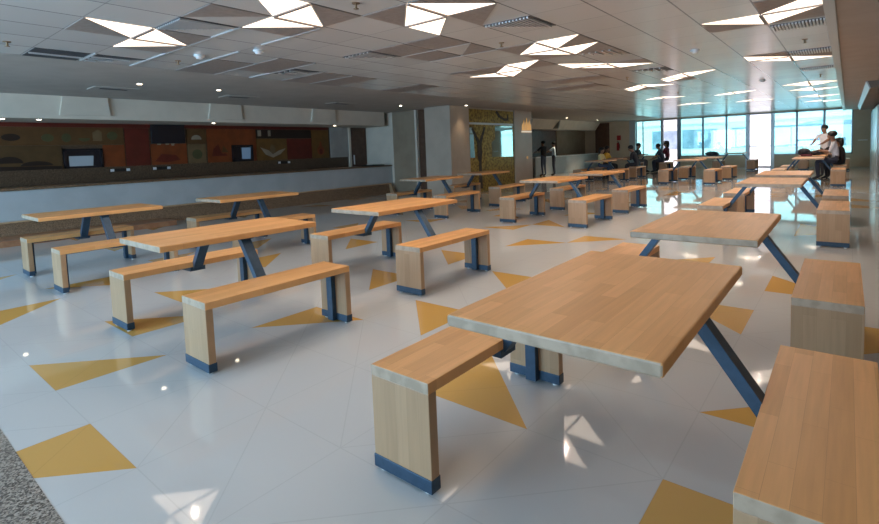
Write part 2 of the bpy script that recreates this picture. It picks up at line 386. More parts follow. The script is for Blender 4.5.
# stone plinth bench along the counter
bm = bmesh.new(); prism_xz(bm, [(-11.495, 0), (-11.36, 0), (-11.42, .31), (-11.495, .31)], YB+.05, 10.75)
pl = tag(new_obj('plinth_bench', bm, 'granite_brown'), 'long low speckled brown stone plinth running along the white counter front', 'plinth')
bm = B(-11.495, -11.38, YB+.05, 10.75, .31, .335); new_obj('wooden_cap', bm, 'cap_wood', pl)
bm = bmesh.new(); prism_xz(bm, [(-11.495, 0), (-11.2, 0), (-11.38, .34), (-11.495, .34)], 10.75, 10.82); new_obj('end_cap', bm, 'wood_panel', pl)
bm = B(-11.36, -10.62, YB+.05, 4.2, 0, .10, bev=.006); kerb = tag(new_obj('floor_kerb', bm, 'wood_kerb'), 'low reddish brown step in front of the stone plinth at far left', 'step')

# ---------------- second servery further back
struct('wall_counter_far', B(-11.3, -11.2, 19.6, YE, 0, .80), 'counter_white')
tag(new_obj('servery_counter_top', B(-11.6, -11.17, 19.6, YE-.02, .80, .84, bev=.006), 'white_plastic'), 'short white counter top at the small servery beyond the mosaic wall', 'counter')
bm = bmesh.new(); prism_xz(bm, [(-11.3, 2.12), (-11.15, 2.12), (-10.85, CEIL), (-11.3, CEIL)], 15.4, 26.3); struct('wall_bulkhead_far', bm, 'white_wall')
bm = B(-12.0, -11.3, 15.4, YE, 2.12, 2.16); struct('trim_16', bm, 'soffit')
bm = bmesh.new()
for y in (18.6, 21.2): prism_yz(bm, [(y, 2.14), (y+.1, 2.14), (y+.3, 2.53), (y+.2, 2.53)], -11.12, -10.86)
struct('trim_17', bm, 'grey_wall')
struct('trim_18', B(-12.0, -11.97, 23.2, YE, .8, 2.12), 'beige_wall')

# ---------------- outside: terrace and neighbouring building
struct('floor_terrace', B(-30, 14, YE+.15, 60, -.6, -.45), 'terrace')
bd = empty('office_building', (-5, 34, -.45), 'pale office building with blue grey window bands seen through the end windows', 'building')
def bpart(name, bm, m): shift(bm, (5, -34, .45)); return new_obj(name, bm, m, bd)
bpart('wall', B(-22, 9, 34, 38, -.45, 3.6), 'facade')
for a, b_ in ((-10.41, -8.6), (-8.5, -6.44), (-5.66, -4.79), (-3.48, -2.32)):
    bpart('window', B(a, b_, 33.96, 34.02, .86, 2.06), 'facade_glass')
bm = bmesh.new(); prism_xz(bm, [(-2.23, .86), (-1.08, .86), (-1.08, 2.30), (-2.23, 2.10)], 33.96, 34.02); bpart('window', bm, 'facade_glass')
bpart('window', B(-.19, .5, 33.96, 34.02, .82, 2.2), 'facade_glass')
for z in (.52, 2.42): bpart('ledge', B(-22, 9, 33.88, 34.0, z, z+.07), 'facade')
for k in range(9):
    pass
# ================================================================== CEILING FITTINGS
def cn(i, j): return (CX0-CDX*i, CY0+CDY*j)
def inset(pts, d=.012):
    if len(pts) == 3:
        A, B_, C_ = [Vector(p) for p in pts]; a, b, c = (B_-C_).length, (A-C_).length, (A-B_).length
        I = (A*a+B_*b+C_*c)/(a+b+c); ar = abs((B_-A).x*(C_-A).y-(B_-A).y*(C_-A).x)/2; f = 1-d/(2*ar/(a+b+c))
        return [tuple(I+(v-I)*f) for v in (A, B_, C_)]
    cx = sum(p[0] for p in pts)/len(pts); cy = sum(p[1] for p in pts)/len(pts)
    out = []
    for x, y in pts:
        v = Vector((cx-x, cy-y)); L = v.length; v = v/L*d*1.9; out.append((x+v.x, y+v.y))
    return out
lights = [
 ('A', [((9,0),(9,1),(10,1)), ((9,1),(10,2),(10,1)), ((10,1),(10,2),(11,1))], [((9,0),(10,0),(10,1)), ((9,1),(9,2),(10,2)), ((11,1),(11,2),(10,2))], 'three glowing triangle ceiling light at upper left over the leftmost tables'),
 ('B', [((6,1),(6,2),(7,2)), ((6,2),(7,3),(7,2)), ((7,2),(7,3),(8,2))], [((6,2),(6,3),(7,3)), ((8,2),(8,3),(7,3)), ((7,1),(8,1),(7,2))], 'cluster of glowing triangles cut by the top edge, left of centre'),
 ('C', [((5,3),(6,4),(5,4)), ((5,4),(6,4),(6,5)), ((5,3),(4,4),(5,4))], [((5,3),(6,3),(6,4)), ((4,3),(5,3),(4,4)), ((5,4),(4,4),(5,5))], 'cluster of glowing triangles at top centre of the ceiling'),
 ('D', [((5,7),(4,7),(5,8)), ((5,7),(5,8),(6,8)), ((6,8),(5,8),(5,9)), ((5,8),(4,8),(5,9))], [((5,7),(6,7),(6,8)), ((4,7),(4,8),(5,8)), ((4,8),(4,9),(5,9)), ((6,8),(6,9),(5,9))], 'butterfly of four glowing triangles right of top centre beyond the centre cluster'),
 ('E', [((7,9),(6,9),(7,10)), ((7,9),(7,10),(8,10)), ((9,10),(8,10),(8,11)), ((8,10),(7,10),(8,11))], [((6,9),(6,10),(7,10)), ((9,10),(9,11),(8,11)), ((8,9),(7,9),(8,10))], 'slanting strip of glowing triangles just left of the butterfly light'),
 ('F', [((6,10),(6,11),(5,11)), ((5,11),(4,12),(5,12)), ((6,11),(5,11),(5,12))], [((6,11),(6,12),(5,12)), ((5,11),(4,11),(4,12))], 'long thin glowing light behind the butterfly light'),
 ('G', [((5,16),(4,16),(5,17)), ((5,16),(4,15),(4,16)), ((4,16),(3,15),(4,15))], [((4,16),(4,17),(5,17))], 'glowing arrow shaped light in mid ceiling nearer the right'),
 ('H', [((7,18),(6,17),(6,18)), ((6,18),(5,18),(6,17)), ((7,18),(6,18),(7,19))], [((6,18),(6,19),(7,19))], 'small glowing arrow shaped light left of and behind its nearer twin'),
 ('J', [((2,8),(1,8),(1,9)), ((1,8),(0,7),(0,8)), ((1,8),(0,8),(1,9))], [((2,8),(2,9),(1,9)), ((1,8),(1,7),(0,7)), ((0,8),(0,9),(1,9))], 'large glowing triangles at upper right beside the bulkhead'),
 ('K', [((2,13),(1,14),(2,14)), ((2,14),(1,14),(1,15)), ((1,14),(0,15),(1,15))], [((2,13),(1,13),(1,14)), ((0,14),(1,14),(0,15))], 'long glowing dart at right, second light along the bulkhead'),
 ('L', [((2,23),(1,22),(1,23)), ((2,23),(1,23),(1,24)), ((1,22),(0,23),(1,23)), ((1,23),(0,23),(1,24))], [], 'glowing diamond at right, third light along the bulkhead'),
 ('M', [((2,26),(1,25),(1,26)), ((1,26),(0,26),(1,27)), ((2,26),(1,26),(1,27))], [], 'glowing light at right, fourth along the bulkhead'),
 ('N', [((2,31),(1,30),(1,31)), ((1,31),(0,31),(1,32)), ((2,31),(1,31),(1,32))], [], 'glowing light at right, fifth along the bulkhead'),
 ('O', [((2,36),(1,35),(1,36)), ((1,36),(0,36),(1,37))], [], 'glowing light at right nearest the end windows'),
 ('P', [((8,24),(7,23),(7,24)), ((7,23),(6,24),(7,24))], [], 'thin glowing light in the distant ceiling above the seated group'),
 ('Q', [((5,25),(4,24),(4,25)), ((4,24),(3,24),(4,25))], [], 'thin glowing light in the distant ceiling, centre of its row'),
 ('R', [((8,30),(7,29),(7,30)), ((7,29),(6,30),(7,30))], [], 'faint glowing strip far off above the left end window'),
 ('T', [((5,31),(4,30),(4,31)), ((4,30),(3,31),(4,31))], [], 'faint glowing strip far off above the middle end windows'),
 ('U', [((1,1),(1,2),(2,2)), ((1,2),(2,3),(2,2)), ((2,2),(2,3),(3,2))], [], 'added unseen ceiling light brightening the nearest table, just outside the top edge'),  # added out of view to light the nearest table, shaped like the visible clusters
 ('V', [((1,-2),(1,-1),(2,-1)), ((1,-1),(2,0),(2,-1)), ((2,-1),(2,0),(3,-1))], [], 'added unseen ceiling light above the granite strip, outside the top edge'),  # second unseen cluster, added as extra light for the foreground
]
greys = []
for nm, ts, gs, lab in lights:
    c = Vector((0, 0)); n = 0
    for t in ts:
        for k in t: c += Vector(cn(*k)); n += 1
    c /= n
    e = empty('ceiling_light', (c.x, c.y, CEIL), lab, 'ceiling light', 'triangular ceiling lights')
    for t in ts:
        bm = bmesh.new(); prism(bm, inset([cn(*k) for k in t], .009), CEIL-.004, CEIL-.001); shift(bm, (-c.x, -c.y, -CEIL)); new_obj('diffuser', bm, 'light', e)
    edges = {}
    for t in ts:
        for q in range(3): edges.setdefault(tuple(sorted((t[q], t[(q+1) % 3]))), []).append(t)
    for (p, q), own in edges.items():
        if len(own) < 2: continue
        P0, P1 = Vector(cn(*p)), Vector(cn(*q)); d = (P1-P0).normalized(); w = Vector((-d.y, d.x))*.017; P0 += d*.02; P1 -= d*.02
        bm = bmesh.new(); prism(bm, [tuple(P0+w-c), tuple(P1+w-c), tuple(P1-w-c), tuple(P0-w-c)], -.016, -.0045); new_obj('divider_bar', bm, 'ceil_grey', e)
    for t in ts[:2]:
        g = [sum(cn(*k)[a] for k in t)/3 for a in (0, 1)]
        l = bpy.data.lights.new('panel_lamp', 'SPOT'); l.energy = {'U': 5, 'V': 4}.get(nm, 21 if nm in 'ABCDE' else 30); l.color = (1, .82, .67); l.spot_size = math.radians(172); l.spot_blend = 1; l.shadow_soft_size = 0
        so = bpy.data.objects.new('panel_lamp', l); C.objects.link(so); so.location = (g[0]-c.x, g[1]-c.y, -.02); so.parent = e
    greys += gs
quads = [(11,3,13,4), (10,4,12,5), (6,5,7,6), (7,5,8,6), (7,6,8,7), (11,6,13,7), (11,7,13,8), (11,10,13,11), (6,13,8,14), (7,15,9,16)]
trs = greys + [((6,6),(6,7),(7,7)), ((5,9),(4,9),(4,10)), ((8,9),(9,9),(8,10)), ((6,7),(5,7),(6,8)), ((5,4),(5,5),(6,5))][:3]
bm = bmesh.new()
for t in trs: prism(bm, inset([cn(*k) for k in t], .006), CEIL-.006, CEIL-.0005)
for a, b_, c_, d_ in quads: prism(bm, inset([cn(a, b_), cn(c_, b_), cn(c_, d_), cn(a, d_)], .006), CEIL-.006, CEIL-.0005)
struct('trim_19', bm, 'ceil_grey')
# light T bars where grid rails catch the light
bm = bmesh.new()
for j, a, b_ in ((1, 12.9, 11.9), (2, 13, 8), (3, 9, 7.1), (3, 12, 9.9), (4, 13, 11), (5, 12, 10), (6, 8, 6), (7, 13, 11), (5, 13, 12), (7, 8, 6)):
    x0, y = cn(a, j); x1, _ = cn(b_, j); box(bm, x0, x1, y-.012, y+.012, CEIL-.009, CEIL)
struct('trim_20', bm, 't_bar')
def vent(lab, tri, nsl=7, quad=None):
    pts = [cn(*k) for k in (tri or quad)]
    cx = sum(p[0] for p in pts)/len(pts); cy = sum(p[1] for p in pts)/len(pts)
    e = empty('ceiling_vent', (cx, cy, CEIL), lab, 'air vent', 'louvred ceiling vents')
    bm = bmesh.new(); prism(bm, inset(pts, .006), CEIL-.005, CEIL-.0005); shift(bm, (-cx, -cy, -CEIL)); new_obj('backing', bm, 'louvre_dark', e)
    # slats run along y, clipped to the outline
    xs = [p[0] for p in pts]; sl = bmesh.new(); x0, x1 = min(xs), max(xs); n = len(pts)
    for k in range(1, nsl*2):
        x = x0+(x1-x0)*k/(nsl*2); ys = []
        for a in range(n):
            (xa, ya), (xb, yb) = pts[a], pts[(a+1) % n]
            if (xa-x)*(xb-x) < 0: ys.append(ya+(yb-ya)*(x-xa)/(xb-xa))
        if len(ys) >= 2 and max(ys)-min(ys) > .03: box(sl, x-.008, x+.008, min(ys)+.01, max(ys)-.01, CEIL-.022, CEIL-.004)
    shift(sl, (-cx, -cy, -CEIL)); new_obj('slat', sl, 'slat', e)['kind'] = 'stuff'
vent('louvred vent between the two upper left light clusters', ((9,1),(8,1),(8,2)))
vent('triangular louvred vent above centre, ahead of the butterfly light', ((5,5),(4,5),(4,6)))
vent('louvred vent at upper right beside the bulkhead, nearest of three', None, 9, ((0,9.2),(1,9.2),(1,9.8),(0,9.8)))
vent('louvred vent at right, second along the bulkhead', None, 9, ((0,13.1),(1,13.1),(1,13.8),(0,13.8)))
vent('louvred vent at right, farthest along the bulkhead', None, 9, ((0,17.2),(1,17.2),(1,17.8),(0,17.8)))
vent('small dark vent in the mid ceiling left of centre', ((9,5),(8,5),(8,6)), 4)
vent('long dark ceiling slot at far left edge of the grid', None, 1, ((12,0.02),(13,0.02),(13,.95),(12,.95)))
vent('small dark triangular vent next to the far left ceiling slot', ((13,1),(12,1),(12,2)), 2)
vent('dark triangular vent right of the butterfly light', ((5,9),(4,9),(4,10)), 3)
vent('thin dark vent behind the long thin light', ((5,13),(4,13),(4,14)), 3)
vent('small dark vent among the grey panels at left', ((12,5.1),(11,5.1),(11,5.9)), 2)

def sprinkler(x, y, lab, z=CEIL):
    bm = bmesh.new(); cyl(bm, (0, 0, 0), (0, 0, -.008), .035, .03); cyl(bm, (0, 0, -.008), (0, 0, -.045), .010); cyl(bm, (0, 0, -.045), (0, 0, -.05), .022)
    o = tag(new_obj('sprinkler', bm, 'brass'), lab, 'sprinkler', 'ceiling sprinklers'); o.location = (x, y, z)
for x, y, lab in ((-6.73, 1.21, 'sprinkler at far left ceiling edge'), (-6.73, 2.82, 'sprinkler left of centre below the upper left light'), (-3.26, 2.79, 'sprinkler at top centre between two bright lights'),
                  (-3.27, 4.99, 'sprinkler in front of the butterfly light'), (-3.3, 9.3, 'sprinkler in mid ceiling behind the long thin light'), (-.45, 7.7, 'sprinkler beside nearest bulkhead vents'), (-.45, 12.2, 'sprinkler farther along the bulkhead'), (-3.4, 13.2, 'sprinkler in distant ceiling at centre')):
    sprinkler(x, y, lab)
def detector(x, y, lab):
    bm = bmesh.new(); cyl(bm, (0, 0, 0), (0, 0, -.02), .06, .058, 20); cyl(bm, (0, 0, -.02), (0, 0, -.045), .045, .03, 20)
    o = tag(new_obj('smoke_detector', bm, 'white_plastic', smooth=False), lab, 'smoke detector', 'smoke detectors'); o.location = (x, y, CEIL)
detector(-6.22, 2.85, 'white smoke detector in the left ceiling'); detector(-1.67, 7.33, 'white smoke detector in the right half of the ceiling')
detector(-1.45, 12.2, 'smoke detector in distant right ceiling'); detector(-5.5, 3.2, 'small white detector right of the left smoke detector')
def downlight(x, y, z, lab, grp, e=9, spot=None):
    o = empty('downlight', (x, y, z), lab, 'downlight', grp)
    bm = bmesh.new(); cyl(bm, (0, 0, 0), (0, 0, -.006), .05, .05, 18); new_obj('trim_ring', bm, 'white_plastic', o)
    bm = bmesh.new(); cyl(bm, (0, 0, -.006), (0, 0, -.012), .034, .034, 18); new_obj('lamp', bm, 'downlight', o)
    if spot:
        l = bpy.data.lights.new('downlight_beam', 'SPOT'); l.energy = spot; l.color = (1, .78, .52); l.spot_size = math.radians(75); l.spot_blend = .7; l.shadow_soft_size = .03
        s = bpy.data.objects.new('downlight_beam', l); C.objects.link(s); s.location = (0, 0, -.03); s.parent = o
downlight(-9.14, 4.49, CEIL, 'lit downlight in the plain ceiling band above left servery', 'ceiling downlights', spot=6)
downlight(-9.6, 9.6, CEIL, 'lit downlight in the ceiling by the white pillar', 'ceiling downlights', spot=14)
downlight(-8.55, 11.15, CEIL, 'downlight washing the white pillar beside the mosaic', 'ceiling downlights', spot=16)
downlight(-9.9, 20.2, CEIL, 'added downlight above two people, brightening the far servery', 'ceiling downlights', spot=170)  # added lamp, put in to brighten the far counter and bulkhead
downlight(-9.9, 23.6, CEIL, 'added downlight brightening the far end of far servery', 'ceiling downlights', spot=170)  # added fill for the far servery, same as the fitting before it
downlight(-9.1, 3.2, CEIL, 'unlit looking small fitting at left in the ceiling band', 'ceiling downlights')
for y, lab in ((1.95, 'leftmost small downlight under the servery bulkhead'), (2.45, 'second small downlight from left under the servery bulkhead'), (5.6, 'small downlight under the bulkhead above the orange panels'), (9.05, 'brightest downlight under the bulkhead near its right end')):
    downlight(-11.75, y, 2.13, lab, 'servery downlights', spot=3.0 if y < 9 else 8)
# square ceiling diffusers in the band
for y, lab in ((3.1, 'flat white ceiling grille above the left servery, nearest'), (5.3, 'flat white ceiling grille above the left servery, middle'), (7.9, 'flat white ceiling grille above the left servery, farthest')):
    e = empty('ceiling_grille', (-9.95, y, CEIL), lab, 'air grille', 'grilles in plain ceiling band')
    new_obj('frame', B(-.22, .22, -.32, .32, -.012, 0), 'ceil_band', e); new_obj('slot', B(-.06, .06, -.2, .2, -.015, -.011), 'louvre_dark', e)

# ================================================================== SERVERY GRAPHICS
def cmat(name, c, c2=None, s=5, r=.35):
    c = tuple(v*.55 for v in c); M[name] = noisy(name, c, c2 or tuple(v*1.25 for v in c), s, r)
cmat('g_red', (.17, .018, .010)); cmat('g_brown', (.15, .065, .018)); cmat('g_olive', (.12, .062, .02)); cmat('g_orange', (.30, .060, .012))
cmat('g_dark', (.008, .010, .018)); cmat('g_beige', (.24, .15, .07)); cmat('g_yellow', (.22, .10, .02)); cmat('g_black', (.02, .01, .008))
M['screen_glow'] = mat('screen_glow', (.12, .16, .2), .2, emit=(.40, .55, .66), es=.16)
M['screen_glow2'] = mat('screen_glow2', (.10, .14, .2), .2, emit=(.22, .40, .62), es=.16)
cmat('g_cream', (.45, .36, .26)); cmat('g_green', (.10, .10, .04))
XW = -12.7
struct('trim_23', B(XW+.0005, XW+.0018, YB+.05, 9.56, 1.15, 2.128), 'granite_dark')
mural = empty('food_mural', (XW, 6, 1.2), 'long dark wall mural of red, orange and brown food panels behind the servery', 'mural')
def mp(name, y0, y1, z0, z1, m, x=0.0, par=None):
    bm = B(XW+x+.002, XW+x+.02, y0, y1, z0, z1); shift(bm, (-XW, -6, -1.2)); return new_obj(name, bm, m, par or mural)
mp('red_header', 1.0, 9.5, 2.045, 2.13, 'g_red')
mp('picture_panel', .5, 4.06, 1.68, 2.04, 'g_brown'); mp('picture_panel', .5, 2.95, 1.2, 1.67, 'g_olive'); mp('picture_panel', 3.66, 4.06, 1.2, 1.67, 'g_orange')
mp('picture_panel', 4.08, 4.56, 1.2, 2.04, 'g_red'); mp('picture_panel', 4.58, 5.36, 1.2, 1.68, 'g_orange'); mp('picture_panel', 5.38, 5.83, 1.67, 2.04, 'g_brown')
mp('picture_panel', 5.38, 5.81, 1.2, 1.66, 'g_beige'); mp('picture_panel', 5.85, 7.14, 1.2, 2.04, 'g_orange'); mp('picture_panel', 7.15, 8.06, 1.2, 1.79, 'g_yellow')
mp('picture_panel', 7.16, 8.88, 1.80, 2.04, 'g_black'); mp('picture_panel', 8.07, 8.88, 1.2, 1.79, 'g_red'); mp('picture_panel', 8.90, 9.50, 1.2, 2.04, 'g_yellow')
def blob(pts, m, x=.02):
    bm = bmesh.new(); prism_yz(bm, [(y-6, z-1.2) for y, z in pts], x, x+.004); return new_obj('picture_motif', bm, m, mural)
def ell(cy, cz, a, b_, n=14, a0=0, a1=2*math.pi): return [(cy+a*math.cos(a0+(a1-a0)*k/n), cz+b_*math.sin(a0+(a1-a0)*k/n)) for k in range(n if a1-a0 > 6.28 else n+1)]
blob(ell(2.2, 1.84, .14, .07), 'g_black'); blob(ell(2.75, 1.83, .1, .08), 'g_green'); blob(ell(3.05, 1.83, .08, .09), 'g_green'); blob(ell(3.35, 1.82, .10, .07, a0=math.pi, a1=2*math.pi), 'g_green')
blob([(3.5, 1.76), (3.66, 1.76), (3.66, 1.95), (3.6, 2.0), (3.5, 1.93)], 'g_beige'); blob(ell(3.85, 1.87, .10, .09), 'g_green')
blob(ell(2.15, 1.34, .2, .13, a0=0, a1=math.pi), 'g_black'); blob(ell(2.55, 1.28, .25, .09, a0=0, a1=math.pi), 'g_black'); blob([(1.2, 1.2), (2.94, 1.2), (2.94, 1.26), (1.2, 1.30)], 'g_black')
blob([(4.72, 1.66), (4.8, 1.66), (4.8, 1.74), (4.76, 1.8), (4.72, 1.74)], 'g_cream'); blob([(4.90, 1.66), (4.97, 1.66), (4.99, 1.76), (4.88, 1.76)], 'g_cream'); blob([(5.03, 1.64), (5.08, 1.64), (5.12, 1.75), (5.0, 1.75)], 'g_cream')
blob(ell(5.6, 1.78, .12, .11, a0=0, a1=math.pi), 'g_cream'); blob(ell(5.6, 1.42, .12, .12), 'g_green'); blob([(4.65, 1.28), (4.9, 1.25), (5.2, 1.3), (5.1, 1.42), (4.8, 1.45)], 'g_red')
blob([(5.95, 1.36), (6.35, 1.36), (6.3, 1.42), (6.2, 1.42), (6.12, 1.66), (6.0, 1.55)], 'g_red'); blob([(6.2, 1.45), (6.38, 1.45), (6.25, 1.62)], 'g_brown')
blob([(7.25, 1.56), (7.5, 1.47), (7.62, 1.36), (7.8, 1.46), (8.02, 1.52), (7.85, 1.36), (7.62, 1.27), (7.4, 1.36)], 'g_cream'); blob(ell(7.62, 1.5, .08, .13), 'g_beige')
blob([(7.2, 1.86), (7.3, 1.86), (7.3, 2.02), (7.2, 2.02)], 'g_cream'); blob([(7.5, 1.86), (7.58, 1.86), (7.58, 2.02), (7.5, 2.02)], 'g_cream')
blob(ell(9.2, 1.43, .13, .14), 'g_orange'); blob([(9.15, 1.55), (9.25, 1.55), (9.22, 1.7), (9.18, 1.7)], 'g_orange'); blob(ell(9.2, 1.4, .06, .08), 'g_red', .026)
def screen(y0, y1, z0, z1, glow, gy, gz, lab, name='serving_hatch', cat='hatch'):
    o = empty(name, (XW, (y0+y1)/2, z0), lab, cat)
    f = bmesh.new(); w = .04; yc = (y0+y1)/2; h = z1-z0
    box(f, .02, .07, y0-yc, y0-yc+w, 0, h); box(f, .02, .07, y1-yc-w, y1-yc, 0, h); box(f, .02, .07, y0-yc, y1-yc, 0, w); box(f, .02, .07, y0-yc, y1-yc, h-w, h)
    new_obj('frame', f, 'g_dark', o); new_obj('recess', B(.022, .03, y0-yc+w, y1-yc-w, w, h-w), 'g_dark', o)
    if glow:
        bm = bmesh.new(); prism_yz(bm, [(gy[0]-yc, gz[0]-z0), (gy[1]-yc, gz[0]-z0), (gy[1]-yc+.02, gz[1]-z0), (gy[0]-yc, gz[1]-z0)], .032, .036); new_obj('lit_opening', bm, glow, o)
screen(2.97, 3.64, 1.2, 1.60, 'screen_glow', (3.06, 3.46), (1.24, 1.45), 'dark framed hatch with pale lit lower part at left of the mural')
screen(6.46, 7.02, 1.2, 1.63, 'screen_glow2', (6.72, 6.95), (1.26, 1.56), 'dark framed hatch glowing blue in the orange panel')
o = empty('wall_screen', (XW, 4.96, 1.69), 'switched off black screen on the mural above an orange panel', 'screen')
new_obj('casing', B(.02, .07, -.36, .36, 0, .44, bev=.005), 'g_dark', o); new_obj('display', B(.07, .073, -.34, .34, .02, .42), 'g_dark', o)
struct('trim_21', B(XW, XW+.03, 9.56, 10.25, .9, 2.13), 'grey_wall')
d = struct('door_5', B(XW, XW+.05, 10.33, 10.97, 0, 2.13), 'brown_door'); new_obj('door_handle', B(XW+.05, XW+.08, 10.42, 10.45, .95, 1.25), 'slat', d)
struct('trim_22', B(XW, XW+.07, 10.25, 10.33, 0, 2.13), 'white_wall')
for y, lab in ((3.94, 'socket strip on the dark backsplash below the left hatch'), (4.77, 'socket strip on the dark backsplash below the black screen'), (7.93, 'socket strip on the dark backsplash near the white bird motif')):
    o = empty('socket_strip', (XW+.04, y, 1.12), lab, 'sockets', 'backsplash sockets')
    new_obj('plate', B(0, .008, -.2, .2, -.035, .035), 'g_black', o)
    for a, m in ((-.15, 'glide'), (-.05, 'dark'), (.05, 'dark'), (.15, 'glide')): new_obj('socket', B(.008, .016, a-.035, a+.035, -.028, .028), m, o)
# tray on the counter
o = empty('serving_tray', (-11.75, 10.35, .90), 'dark serving tray with a pale dish at the right end of the counter', 'tray')
new_obj('tray', B(-.2, .2, -.38, .38, 0, .025, bev=.008), 'dark', o)
bm = bmesh.new(); cyl(bm, (0, -.05, .025), (0, -.05, .045), .07, .13, 20); new_obj('dish', bm, 'slat', o)

# mosaic mural on pillar wall
M['gold'] = noisy('gold', (.16, .085, .012), (.42, .26, .05), 14, .35, .5, 8, .35, .65)
M['tree'] = noisy('tree', (.03, .018, .01), (.06, .035, .02), 9, .6)
o = empty('mosaic_panel', (-8.85, 12.82, 0), 'gold mosaic panel with a dark tree silhouette and mirrored inset beside the pillar', 'mosaic panel')
def yz(pts, x0, x1, name, m): bm = bmesh.new(); prism_yz(bm, [(y-12.82, z) for y, z in pts], x0, x1); return new_obj(name, bm, m, o)
yz([(11.6, 0), (14.05, 0), (14.05, 2.5), (11.6, 2.5)], 0, .02, 'mosaic', 'gold')
yz([(12.75, 1.05), (13.98, 1.02), (13.98, 2.02), (12.95, 2.02), (12.95, 1.6), (12.75, 1.5)], .02, .024, 'mirror_inset', 'mirror')
yz([(11.62, 1.05), (11.85, 1.05), (11.80, 1.95), (11.62, 1.95)], .02, .024, 'mirror_inset', 'mirror')
yz([(11.62, 2.04), (14.03, 2.04), (14.03, 2.10), (11.62, 2.10)], .02, .03, 'steel_strip', 'slat')
tr = yz([(12.0, .1), (12.2, .1), (12.17, .9), (12.22, 1.2), (12.2, 1.45), (12.42, 1.95), (12.35, 1.98), (12.1, 1.55), (11.78, 1.95), (11.72, 1.9), (11.98, 1.5), (11.97, 1.1), (12.04, .9)], .024, .03, 'tree_silhouette', 'tree')
yz([(13.0, 2.45), (13.15, 2.3), (13.5, 2.18), (13.75, 2.2), (13.75, 2.4), (13.68, 2.4), (13.66, 2.27), (13.5, 2.27), (13.25, 2.36), (13.1, 2.5)], .024, .03, 'branch_silhouette', 'tree')
# lit restaurant sign: upright flame like strokes on a bar
M['sign_gold'] = mat('sign_gold', (.5, .3, .1), .4, emit=(1, .55, .2), es=.35)
M['sign_bar'] = mat('sign_bar', (.7, .65, .6), .4, emit=(1, .85, .65), es=.45)
o = empty('wall_sign', (-8.8, 14.82, 1.82), 'small sign of upright golden strokes over a pale bar on the white wall', 'sign')
new_obj('base_bar', B(0, .03, -.32, .32, 0, .05), 'sign_bar', o)
for y, h in ((-.26, .3), (-.17, .42), (-.07, .34), (.03, .5), (.12, .36), (.21, .44), (.28, .28)):
    bm = bmesh.new(); prism_yz(bm, [(y-.028, .07), (y+.028, .07), (y+.03, h*.7), (y+.008, h), (y-.02, h*.75)], 0, .02); new_obj('stroke', bm, 'sign_gold', o)
o = empty('wall_plate', (-8.8, 14.85, .95), 'small round orange push plate low on the white wall beside the mosaic', 'wall plate'); bm = bmesh.new(); cyl(bm, (0, 0, 0), (.015, 0, 0), .05, .05, 16); new_obj('plate', bm, 'sign_gold', o)
# fire extinguisher with sign on the end wall
M['red'] = mat('red', (.45, .02, .02), .35)
o = empty('fire_extinguisher', (-10.0, YE-.09, .95), 'red fire extinguisher hung on the beige end wall right of the brown door', 'fire extinguisher')
bm = bmesh.new(); cyl(bm, (0, 0, 0), (0, 0, .38), .075, .075, 16); ball(bm, (0, 0, .38), .075, (1, 1, .7)); new_obj('cylinder', bm, 'red', o, True)
bm = bmesh.new(); cyl(bm, (0, 0, .42), (0, 0, .48), .02); box(bm, -.02, .02, -.10, .02, .47, .50); new_obj('valve', bm, 'dark', o)
bm = bmesh.new(); cyl(bm, (.02, -.02, .46), (.10, -.04, .36), .012); cyl(bm, (.10, -.04, .36), (.10, -.04, .12), .012, .018); new_obj('hose', bm, 'dark', o)
o = tag(new_obj('safety_sign', B(-.11, .11, -.01, 0, 0, .26), 'red'), 'small red safety notice above the fire extinguisher', 'sign'); o.location = (-9.98, YE-.002, 1.52)
o = tag(new_obj('wall_plate', B(-.16, .16, -.012, 0, -.02, .02), 'white_plastic'), 'thin pale bar on the end wall right of the windows', 'wall plate'); o.location = (.5, YE-.002, 1.12)

# ================================================================== PICNIC TABLES
TL, TW, BL, BW, BG, BH, TT = 1.184, .711, 1.081, .3136, .504, .444, .042
def endgrain(o):
    for p in o.data.polygons:
        if abs(p.normal.y) > .9: p.material_index = 1
    return o
def bench(parent, sx, name='bench'):
    xc = sx*(BG+BW/2); a, b_ = xc-BW/2, xc+BW/2; y0, y1 = -BL/2, BL/2; th = .045
    o = endgrain(new_obj(name, B(a, b_, y0, y1, BH-th, BH, bev=.003), ['wood_top', 'wood_edge'], parent))
    for (p, q) in ((y0, y0+th), (y1-th, y1)):
        new_obj('end_panel', B(a, b_, p, q, .055, BH-th+.001, bev=.003), 'wood_panel', o)
        bm = B(a-.002, b_+.002, p-.004, q+.004, .012, .066, bev=.003)
        for gx in (a+.035, b_-.035): cyl(bm, (gx, (p+q)/2, 0), (gx, (p+q)/2, .013), .016, mi=1)
        new_obj('steel_shoe', bm, ['steel', 'glide'], o)
        inn = q if p == y0 else p; s = 1 if p == y0 else -1
        ya, yb = sorted((inn, inn+s*.038)); new_obj('upright_bar', B(xc-.032, xc+.032, ya, yb, .012, BH-th, bev=.002), 'steel', o)
    new_obj('seat_rail', B(xc-.032, xc+.032, y0+th+.04, y1-th-.04, BH-th-.022, BH-th, bev=.002), 'steel', o)
    return o
